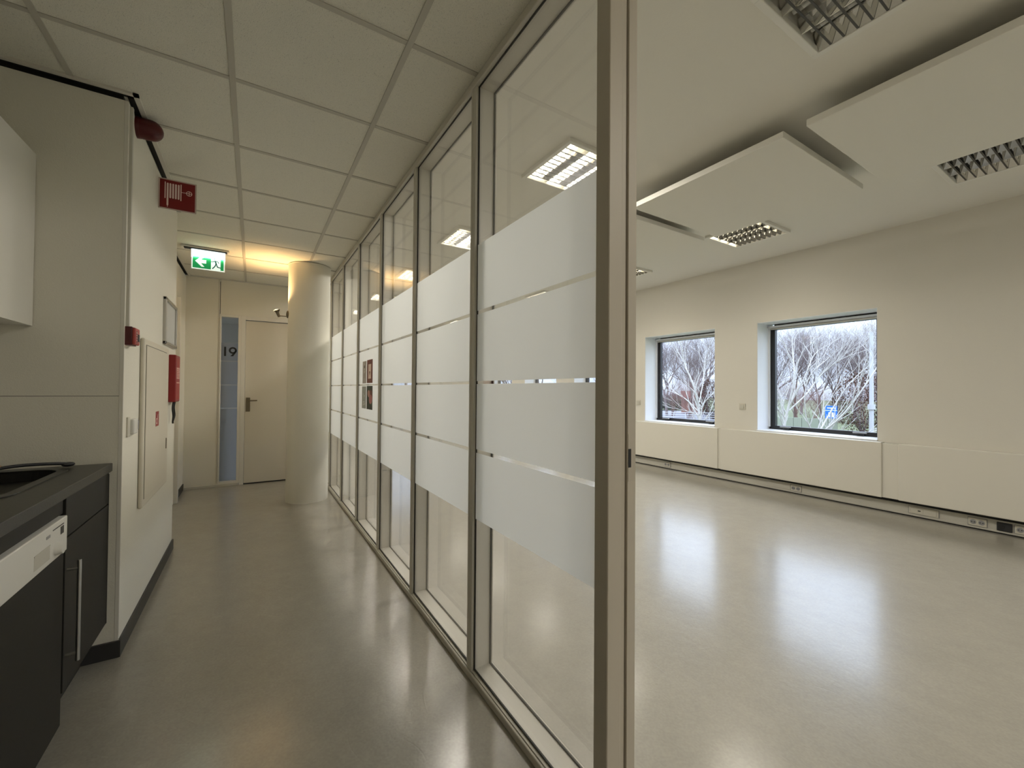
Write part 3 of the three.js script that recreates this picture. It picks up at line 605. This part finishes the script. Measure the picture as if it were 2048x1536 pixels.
// ---------------------------------------------------------------- kitchen
{
  const zR = -2.58, zL = 0.6, xf = -0.55, yT = 0.89;
  // worktop with a hole for the sink
  const w = thing('worktop', 'glossy black kitchen worktop along the left wall', 'worktop', [-0.85, 0.852, -1.0]);
  const hole = []; const hx0 = -1.02, hx1 = -0.655, hz0 = -2.50, hz1 = -1.9, rr = 0.1;
  for (const [cx, cy, a0] of [[hx1 - rr, -hz0 - rr, 0], [hx0 + rr, -hz0 - rr, 90], [hx0 + rr, -hz1 + rr, 180], [hx1 - rr, -hz1 + rr, 270]]) for (let i = 0; i <= 8; i++) { const a = R(a0 + i * 90 / 8); hole.push([cx + rr * Math.cos(a), cy + rr * Math.sin(a)]); }
  const g = extrude([[-1.149, -zL], [xf + 0.008, -zL], [xf + 0.008, -zR - 0.003], [-1.149, -zR - 0.003]], [hole], 0.032, 0.003).rotateX(-Math.PI / 2).translate(0, 0.855, 0);
  obj('slab', g, M.worktop, w);
  const s = thing('sink', 'black inset kitchen sink bowl in the worktop', 'sink', [-0.84, 0.72, -2.2]);
  const inner = hole.map(([x, y]) => [(x - (hx0 + hx1) / 2) * 0.93 + (hx0 + hx1) / 2, (y + (hz0 + hz1) / 2) * 0.95 - (hz0 + hz1) / 2]);
  const rim = hole.map(([x, y]) => [(x - (hx0 + hx1) / 2) * 1.07 + (hx0 + hx1) / 2, (y + (hz0 + hz1) / 2) * 1.05 - (hz0 + hz1) / 2]);
  obj('rim', extrude(rim, [inner], 0.003, 0.0015).rotateX(-Math.PI / 2).translate(0, 0.8895, 0), M.worktop, s);
  obj('bowl', [extrude(hole, [inner], 0.15).rotateX(-Math.PI / 2).translate(0, 0.74, 0), extrude(hole, null, 0.008).rotateX(-Math.PI / 2).translate(0, 0.732, 0)], M.sinkBlack, s);
  const c = thing('base_cabinet', 'dark brown kitchen base cabinet with long bar handle', 'cabinet', [-0.85, 0.0, -2.34]);
  obj('carcass', box(-1.145, xf - 0.02, 0.165, 0.85, zR, -2.067), M.cabinet, c);
  obj('plinth', box(-1.14, -0.63, 0.0, 0.165, zR, -2.067), M.black, c);
  obj('drawer_front', rbox(xf - 0.02, xf, 0.707, 0.846, zR + 0.001, -2.069, 0.002), M.cabinet, c);
  obj('end_gap', box(xf - 0.02, xf + 0.0005, 0.166, 0.84, zR - 0.004, zR + 0.004), M.black, c);
  const d = obj('door', rbox(xf - 0.02, xf, 0.166, 0.702, zR + 0.001, -2.069, 0.002), M.cabinet, c);
  sub('handle', [cyl(V(-0.518, 0.62, -2.087), V(-0.518, 0.262, -2.087), 0.006, 0.006, 14), cyl(V(-0.518, 0.59, -2.087), V(xf, 0.59, -2.087), 0.0045, 0.0045, 10), cyl(V(-0.518, 0.29, -2.087), V(xf, 0.29, -2.087), 0.0045, 0.0045, 10)], M.steel, d);
  const w2 = thing('dishwasher', 'built in dishwasher with white control panel and dark door', 'dishwasher', [-0.85, 0.0, -1.8]);
  obj('body', box(-1.14, xf - 0.025, 0.05, 0.85, -2.062, -1.505), M.cabinet, w2);
  obj('top_trim', rbox(xf - 0.025, xf - 0.006, 0.795, 0.846, -2.062, -1.502, 0.002), M.cabinet, w2);
  obj('door_panel', rbox(xf - 0.025, xf - 0.002, 0.062, 0.664, -2.062, -1.502, 0.002), M.cabinet, w2);
  obj('gap_strip', box(xf - 0.02, xf - 0.002, 0.8455, 0.853, -2.02, -1.502), M.black, w2);
  const p = obj('control_panel', rbox(xf - 0.02, xf + 0.006, 0.668, 0.789, -2.062, -1.502, 0.004), M.appliance, w2);
  sub('dial', cyl(V(xf + 0.004, 0.702, -1.965), V(xf + 0.024, 0.702, -1.965), 0.022, 0.017, 28), M.appliance, p);
  sub('grip_recess', [rbox(xf + 0.0045, xf + 0.0065, 0.686, 0.728, -1.915, -1.80, 0.001), box(xf + 0.0055, xf + 0.0075, 0.728, 0.7315, -1.915, -1.80)], M.trunk, p);
  sub('display', rbox(xf + 0.004, xf + 0.007, 0.738, 0.764, -2.027, -2.0, 0.001), M.darkPlastic, p);
  sub('slot_line', box(xf + 0.004, xf + 0.007, 0.7685, 0.7715, -2.027, -1.935), M.darkPlastic, p);
  sub('badge', box(xf + 0.004, xf + 0.0068, 0.755, 0.764, -1.915, -1.885), M.greyPlastic, p);
  const b3 = thing('base_cabinet', 'dark kitchen base cabinet left of the dishwasher, outside the picture', 'cabinet', [-0.85, 0.0, -0.5]);
  obj('carcass', box(-1.145, xf - 0.022, 0.165, 0.85, -1.495, zL), M.cabinet, b3);
  obj('plinth', box(-1.14, -0.63, 0.0, 0.165, -1.495, zL), M.black, b3);
  for (const [a, b] of [[-1.493, -0.9], [-0.897, -0.3], [-0.297, zL]]) obj('door', rbox(xf - 0.022, xf - 0.004, 0.166, 0.846, a, b, 0.002), M.cabinet, b3);
  const u = thing('wall_cabinet', 'white kitchen wall cabinet above the worktop', 'cabinet', [-0.97, 1.49, -1.6]);
  obj('carcass', box(-1.149, -0.82, 1.495, 2.23, zR - 0.003, -0.5), M.whiteMetal, u);
  for (const [a, b] of [[zR - 0.003, -1.985], [-1.982, -1.39], [-1.387, -0.5]]) obj('door', rbox(-0.82, -0.80, 1.494, 2.231, a, b, 0.002), M.whiteMetal, u);
}
{
  const t = thing('dish_brush', 'washing up brush with black handle lying on the sink edge', 'brush', [-0.75, 0.9, -2.45]);
  const hp = [V(-0.655, 0.902, -2.535), V(-0.68, 0.909, -2.515), V(-0.73, 0.917, -2.48), V(-0.79, 0.921, -2.44), V(-0.83, 0.918, -2.415)];
  obj('handle', [tube(hp, 0.0065, 20, 8), new THREE.SphereGeometry(0.013, 16, 10).scale(1.7, 0.75, 1).rotateY(0.6).translate(-0.668, 0.904, -2.525)], M.darkPlastic, t);
  obj('head', rbox(-0.90, -0.825, 0.913, 0.93, -2.435, -2.385, 0.008), M.wood, t);
  const br = [], r = rng(21); for (let i = 0; i < 46; i++) { const x = -0.892 + 0.06 * r(), z = -2.43 + 0.04 * r(); br.push(cyl(V(x, 0.915, z), V(x + (r() - 0.5) * 0.02, 0.893, z + (r() - 0.5) * 0.02), 0.0014, 0.0012, 4)); }
  obj('bristles', br, M.wood, t);
}

// ---------------------------------------------------------------- outdoors, seen from the upper floor
const GY = -3.4;
{
  struct('ground', box(6.6, 260, GY - 0.3, GY, -200, 120), M.grass);
  const patch = list => extrude(list.map(([a, d]) => [d * Math.sin(R(a)), d * Math.cos(R(a))]), null, 0.03).rotateX(-Math.PI / 2).translate(0, GY, 0);
  tag(obj('road', patch([[47, 38], [60.8, 38], [61.5, 104], [45, 104]]), M.asphalt), 'pale grey road low in the farther clear window', 'road');
  tag(obj('paving', patch([[63.2, 40], [69.8, 40], [69.4, 56], [63.6, 56]]), M.asphalt), 'grey lavender paved area low in the nearer window', 'paving');
}
class Limbs {
  constructor() { this.p = []; this.n = []; this.i = []; }
  seg(a, b, ra, rb, s = 3) {
    const d = b.clone().sub(a).normalize(), u = Math.abs(d.y) < 0.9 ? V(0, 1, 0) : V(1, 0, 0), e = u.cross(d).normalize(), f = d.clone().cross(e), o = this.p.length / 3;
    for (let k = 0; k < s; k++) {
      const t = k / s * Math.PI * 2, nx = e.x * Math.cos(t) + f.x * Math.sin(t), ny = e.y * Math.cos(t) + f.y * Math.sin(t), nz = e.z * Math.cos(t) + f.z * Math.sin(t);
      this.p.push(a.x + nx * ra, a.y + ny * ra, a.z + nz * ra, b.x + nx * rb, b.y + ny * rb, b.z + nz * rb); this.n.push(nx, ny, nz, nx, ny, nz);
      const q = (k + 1) % s; this.i.push(o + 2 * k, o + 2 * q, o + 2 * k + 1, o + 2 * q, o + 2 * q + 1, o + 2 * k + 1);
    }
  }
  mesh(name, mat, parent) {
    const g = new THREE.BufferGeometry();
    g.setAttribute('position', new THREE.Float32BufferAttribute(this.p, 3)); g.setAttribute('normal', new THREE.Float32BufferAttribute(this.n, 3)); g.setIndex(this.i);
    const m = new THREE.Mesh(g, mat); m.name = name; m.castShadow = m.receiveShadow = true; parent.add(m); return m;
  }
}
function grow(L, T, a, d, len, r, depth, rnd, o) { // recursive branching: thick wood into L, fine twigs into T
  const steps = depth > 3 ? 3 : 2; let p = a.clone(), dir = d.clone();
  for (let i = 0; i < steps; i++) {
    dir.add(V((rnd() - 0.5) * o.wob, (rnd() - 0.5) * o.wob + o.up, (rnd() - 0.5) * o.wob)).normalize();
    const q = p.clone().addScaledVector(dir, len / steps), r1 = r * (1 - 0.3 / steps);
    (depth > 2 ? L : T).seg(p, q, r, r1, depth > 3 ? 5 : 3); p = q; r = r1;
    if (depth > 0 && i < steps - 1 && rnd() < o.side) {
      const s = V(rnd() - 0.5, rnd() * 0.5, rnd() - 0.5).normalize();
      grow(L, T, p, dir.clone().multiplyScalar(0.75).addScaledVector(s, o.spread).normalize(), len * 0.72, r * 0.55, depth - 1, rnd, o);
    }
  }
  if (depth === 0) return;
  const n = rnd() < 0.55 ? 3 : 2;
  for (let k = 0; k < n; k++) {
    const s = V(rnd() - 0.5, (rnd() - 0.35) * 0.6, rnd() - 0.5).normalize();
    grow(L, T, p, dir.clone().addScaledVector(s, o.spread).normalize(), len * (0.7 + 0.2 * rnd()), r * 0.68, depth - 1, rnd, o);
  }
}
function makeTree(seed, h, mat, shrub) {
  const g = new THREE.Group(), L = new Limbs(), T = new Limbs(), rnd = rng(seed);
  if (!shrub) grow(L, T, V(0, 0, 0), V(0, 1, 0), h * 0.22, h * 0.013, 7, rnd, { wob: 0.3, up: 0.05, side: 0.75, spread: 0.72 });
  else for (let k = 0; k < 7; k++) grow(L, T, V((rnd() - 0.5) * 0.8, 0, (rnd() - 0.5) * 0.8), V((rnd() - 0.5) * 0.9, 1, (rnd() - 0.5) * 0.9).normalize(), h * 0.26, h * 0.006, 5, rnd, { wob: 0.35, up: 0.05, side: 0.8, spread: 0.8 });
  L.mesh('trunk', mat, g); const t = T.mesh('twigs', mat, g); t.userData.kind = 'stuff';
  return g;
}
const protos = [makeTree(101, 17, M.bark), makeTree(102, 18, M.barkPale), makeTree(103, 16, M.bark), makeTree(104, 17, M.barkPale)];
{
  const rnd = rng(55); let n = 0;
  const shrubs = [makeTree(201, 7.5, M.twigRed, true), makeTree(202, 7, M.barkPale, true), makeTree(203, 8, M.twigRed, true)];
  const place = (ang, dist, s, label, group, from = protos, kind = 'bare_tree') => {
    const t = from[n % from.length].clone(); t.name = numbered(kind); n++;
    t.position.set(dist * Math.sin(R(ang)), GY, -dist * Math.cos(R(ang))); t.rotation.y = rnd() * 6.28; t.scale.setScalar(s);
    t.userData = { label, category: kind === 'bare_tree' ? 'tree' : 'shrub', group }; scene.add(t);
  };
  const hid = a => a > 59.3 && a < 61.6, win = a => a < 60.5 ? 'farther' : 'nearer';
  const row = (a0, a1, step, d, dr, s, sr, from, kind, text, grp) => {
    for (let a = a0; a < a1; a += step) { const b = a + rnd() * 0.9; if (!hid(b)) place(b, d + rnd() * dr, s + sr * rnd(), text(win(b)), `${grp} in the ${win(b)} window`, from, kind); }
  };
  row(50, 77, 2.3, 80, 12, 1.0, 0.3, protos, 'bare_tree', w => `bare grey brown winter tree of the front row seen in the ${w} clear window`, 'front row trees');
  row(49, 78, 2.9, 100, 14, 1.2, 0.3, protos, 'bare_tree', w => `taller bare winter tree of the back row seen in the ${w} clear window`, 'back row trees');
  row(50.5, 76, 1.9, 74, 8, 0.8, 0.4, shrubs, 'bare_shrub', w => `bare reddish brown shrub of the thicket in the ${w} clear window`, 'thicket shrubs');
  for (const a of [31, 35, 39, 43]) place(a + rnd(), 60 + rnd() * 10, 0.9 + 0.3 * rnd(), 'bare winter tree glimpsed through the clear strips in the frosted glass', 'bare trees glimpsed through the strips');
  for (const a of [13, 17, 21]) place(a + rnd(), 60 + rnd() * 10, 0.9 + 0.3 * rnd(), 'bare winter tree outside the far end window of the office', 'bare trees outside the end window');
}
// white barked birches close to the facade: limbs in a local frame (metres right, up, back)
function birch(ang, dist, limbs, label, seed) {
  const g = new THREE.Group(); g.name = numbered('birch_tree'); g.position.set(dist * Math.sin(R(ang)), GY, -dist * Math.cos(R(ang))); g.rotation.y = -R(ang);
  g.userData = { label, category: 'tree' }; scene.add(g);
  const L = new Limbs(), T = new Limbs(), rnd = rng(seed);
  for (const [pts, r0, r1] of limbs) {
    const c = new THREE.CatmullRomCurve3(pts.map(q => V(q[0], q[1], q[2] || 0))), N = pts.length * 5; let prev = c.getPoint(0);
    for (let i = 1; i <= N; i++) {
      const q = c.getPoint(i / N), a = r0 + (r1 - r0) * (i - 1) / N, b = r0 + (r1 - r0) * i / N; L.seg(prev, q, a * 0.5, b * 0.5, 6);
      if (i > N * 0.35 && rnd() < 0.8) { const d = q.clone().sub(prev).normalize().add(V((rnd() - 0.5) * 1.4, rnd() * 0.7, (rnd() - 0.5) * 1.6)).normalize(); grow(T, T, q, d, 0.55, b * 0.3, 2, rnd, { wob: 0.3, up: 0.05, side: 0.5, spread: 0.6 }); }
      prev = q;
    }
  }
  L.mesh('trunk', M.birch, g); const t = T.mesh('twigs', M.birch, g); t.userData.kind = 'stuff';
}
const B0 = 3.4;   // floor level above the ground outside
birch(56.2, 13.5, [[[[0, 0], [0.02, 2.6], [0.0, 3.75], [-0.02, 4.25]], 0.085, 0.06], [[[0, 4.2], [-0.2, 4.9, 0.2], [-0.42, 5.5, 0.1], [-0.5, 6.1, 0.3], [-0.48, 6.6]], 0.045, 0.012], [[[0, 4.3], [0.1, 4.9, -0.2], [0.15, 5.5, -0.3], [0.35, 6.2]], 0.035, 0.01], [[[0, 4.0], [-0.4, 4.4, -0.3], [-0.9, 4.65, -0.4], [-1.2, 4.7]], 0.03, 0.008], [[[0, 3.9], [-0.35, 4.05, 0.3], [-0.9, 4.15, 0.4]], 0.025, 0.008], [[[0, 4.1], [0.3, 4.5, 0.3], [0.7, 4.8, 0.2]], 0.025, 0.008]], 'white barked birch outside the farther clear window, forked low', 11);
birch(65.1, 11.5, [[[[0, 0], [0, 2.8], [0.02, 3.9], [0.12, 4.4]], 0.075, 0.055], [[[0.1, 4.3], [0.2, 5.0, 0.1], [0.17, 5.6], [0.16, 6.3]], 0.05, 0.014], [[[0.05, 4.0], [-0.2, 4.4, 0.2], [-0.35, 4.9, 0.3], [-0.5, 5.4]], 0.035, 0.01], [[[0.1, 4.2], [0.45, 4.6, -0.2], [0.7, 5.0, -0.3], [1.05, 5.35, -0.2], [1.5, 5.55]], 0.035, 0.008], [[[0.1, 4.3], [0.4, 5.0, 0.2], [0.6, 5.5], [1.0, 5.8]], 0.028, 0.007]], 'white barked birch at the left of the nearer clear window', 12);
birch(68.0, 10.5, [[[[0, 0], [0, 2.8], [0.02, 3.75]], 0.08, 0.06], [[[0, 3.7], [0.4, 4.15, 0.3], [0.75, 4.75, 0.4], [1.0, 5.25, 0.3], [1.15, 5.6]], 0.042, 0.01], [[[0.02, 3.7], [0.3, 4.3, -0.3], [0.6, 4.85, -0.4], [1.0, 5.3, -0.5]], 0.034, 0.008], [[[0, 3.72], [0.6, 3.78, 0.2], [1.1, 4.05, 0.3], [1.5, 4.5, 0.3]], 0.034, 0.008], [[[0, 3.7], [-0.15, 4.2, 0.3], [-0.1, 4.9, 0.4], [0.25, 5.35]], 0.03, 0.008], [[[0.9, 3.95, 0.25], [1.3, 4.0, 0.1], [1.75, 3.9]], 0.018, 0.006]], 'white barked birch with long slanting limbs in the nearer window', 13);
{
  const at = (ang, d, y = GY) => [d * Math.sin(R(ang)), y, -d * Math.cos(R(ang))];
  const lp = at(72.75, 10.8); const t = thing('lamp_post', 'tall white lamp post at the right edge of the nearer window', 'lamp post', lp);
  obj('pole', cyl(V(lp[0], GY, lp[2]), V(lp[0] + 0.03, 2.42, lp[2]), 0.055, 0.03, 16), M.rail, t);
  obj('collar', cyl(V(lp[0] + 0.02, 0.9, lp[2]), V(lp[0] + 0.02, 1.0, lp[2]), 0.06, 0.06, 16), M.rail, t);
  const s0 = at(69.45, 30); const s = thing('road_sign', 'blue road sign with white marks beside the paved area', 'sign', s0);
  const art = new THREE.MeshStandardMaterial({ roughness: 0.5, map: canvasTex(128, 160, (c, w, h) => { c.fillStyle = '#1763c4'; c.fillRect(0, 0, w, h); c.fillStyle = '#dfeaff'; c.fillRect(0, 56, w, 6); c.fillRect(34, 84, 18, 60); c.fillRect(72, 84, 18, 60); c.fillRect(20, 22, 86, 12); }) });
  const plate = new THREE.Mesh(new THREE.BoxGeometry(0.55, 0.72, 0.03), art); plate.name = 'plate'; plate.position.set(0, -GY + 0.08, 0); plate.rotation.y = -R(69.45); s.add(plate);
  obj('post', cyl(V(...s0), V(s0[0], 0.3, s0[2]), 0.04, 0.04, 10), M.greyPlastic, s);
  // railing beyond the birch
  const r0 = at(49, 68), r1 = at(60, 70); const rl = thing('railing', 'white horizontal railing along the road, seen in farther window', 'railing', r0);
  for (let k = 0; k < 4; k++) obj('rail', cyl(V(r0[0], GY + 0.35 + 0.32 * k, r0[2]), V(r1[0], GY + 0.35 + 0.32 * k, r1[2]), 0.04, 0.04, 6), M.rail, rl);
  for (let k = 0; k <= 8; k++) { const f = k / 8, x = r0[0] + (r1[0] - r0[0]) * f, z = r0[2] + (r1[2] - r0[2]) * f; obj('post', cyl(V(x, GY, z), V(x, GY + 1.35, z), 0.05, 0.05, 6), M.rail, rl); }
  const w0 = at(63, 62), w1 = at(70, 60); const wl = thing('garden_wall', 'low weathered pale green wall beyond the nearer window', 'wall', w0);
  { const d = V(w1[0] - w0[0], 0, w1[2] - w0[2]), n = 9, len = d.length() / n, a = Math.atan2(-d.z, d.x);
    for (let k = 0; k < n; k++) obj('wall_panel', box(0.02, len - 0.02, 0, 1.5, -0.1, 0.1).rotateY(a).translate(w0[0] + d.x * k / n, GY, w0[2] + d.z * k / n), std([0.23, 0.25, 0.19], 0.9), wl); }
  // leafy masses: many small leaf blades
  function bush(name, ang, d, rx, ry, rz, n, size, mat, label, seed) {
    const c = at(ang, d), g = thing(name, label, 'bush', c), rnd = rng(seed), P = [], N = [];
    for (let i = 0; i < n; i++) {
      const u = rnd() * 6.283, v = Math.acos(2 * rnd() - 1), q = Math.cbrt(0.35 + 0.65 * rnd()) * (0.85 + 0.25 * rnd());
      const x = rx * q * Math.sin(v) * Math.cos(u), y = ry + ry * q * Math.cos(v), z = rz * q * Math.sin(v) * Math.sin(u);
      const a = V(rnd() - 0.5, rnd() - 0.5, rnd() - 0.5).normalize().multiplyScalar(size), b = V(rnd() - 0.5, rnd() - 0.5, rnd() - 0.5).normalize().multiplyScalar(size * 0.6), m = a.clone().cross(b).normalize();
      P.push(x - a.x, y - a.y, z - a.z, x + b.x, y + b.y, z + b.z, x + a.x, y + a.y, z + a.z, x - a.x, y - a.y, z - a.z, x + a.x, y + a.y, z + a.z, x - b.x, y - b.y, z - b.z);
      for (let k = 0; k < 6; k++) N.push(m.x, m.y, m.z);
    }
    const geo = new THREE.BufferGeometry(); geo.setAttribute('position', new THREE.Float32BufferAttribute(P, 3)); geo.setAttribute('normal', new THREE.Float32BufferAttribute(N, 3));
    const m = new THREE.Mesh(geo, mat); m.name = 'foliage'; m.userData.kind = 'stuff'; m.castShadow = true; g.add(m);
    const L = new Limbs(); for (let i = 0; i < 12; i++) L.seg(V((rnd() - 0.5) * 0.3, 0, (rnd() - 0.5) * 0.3), V((rnd() - 0.5) * rx * 1.4, ry * (0.8 + rnd()), (rnd() - 0.5) * rz * 1.4), 0.05, 0.01, 4);
    L.mesh('stems', M.bark, g);
  }
  bush('evergreen_bush', 71.7, 26, 2.4, 1.1, 1.6, 7000, 0.05, M.hedge, 'dark green bush low at the right of the nearer window', 31);
  bush('evergreen_bush', 53.5, 108, 10, 1.9, 2.0, 14000, 0.12, std([0.12, 0.14, 0.10], 0.9), 'dull green bush behind the railing in the farther window', 33);
  bush('beech_bush', 72.0, 60, 4.0, 3.6, 2.6, 5500, 0.09, M.beech, 'rust brown beech bush at the right of the nearer window', 34);
  bush('beech_bush', 57.8, 74, 3.2, 3.4, 2.4, 5000, 0.1, std([0.30, 0.15, 0.12], 0.9), 'reddish brown bush right of the birch in the farther window', 35);
  const h0 = at(55.4, 92), h = thing('house', 'red brick house with red tiled roof behind the birch', 'house', h0);
  obj('wall', box(-0.8, 0.8, 0, 3.2, -2, 2).translate(...h0), M.brick, h);
  obj('roof', extrude([[-1.0, 3.1], [1.0, 3.1], [0, 4.6]], null, 4.4).translate(0, 0, -2.2).rotateY(R(35)).translate(...h0), M.roof, h);
}
renderer.render(scene, camera);
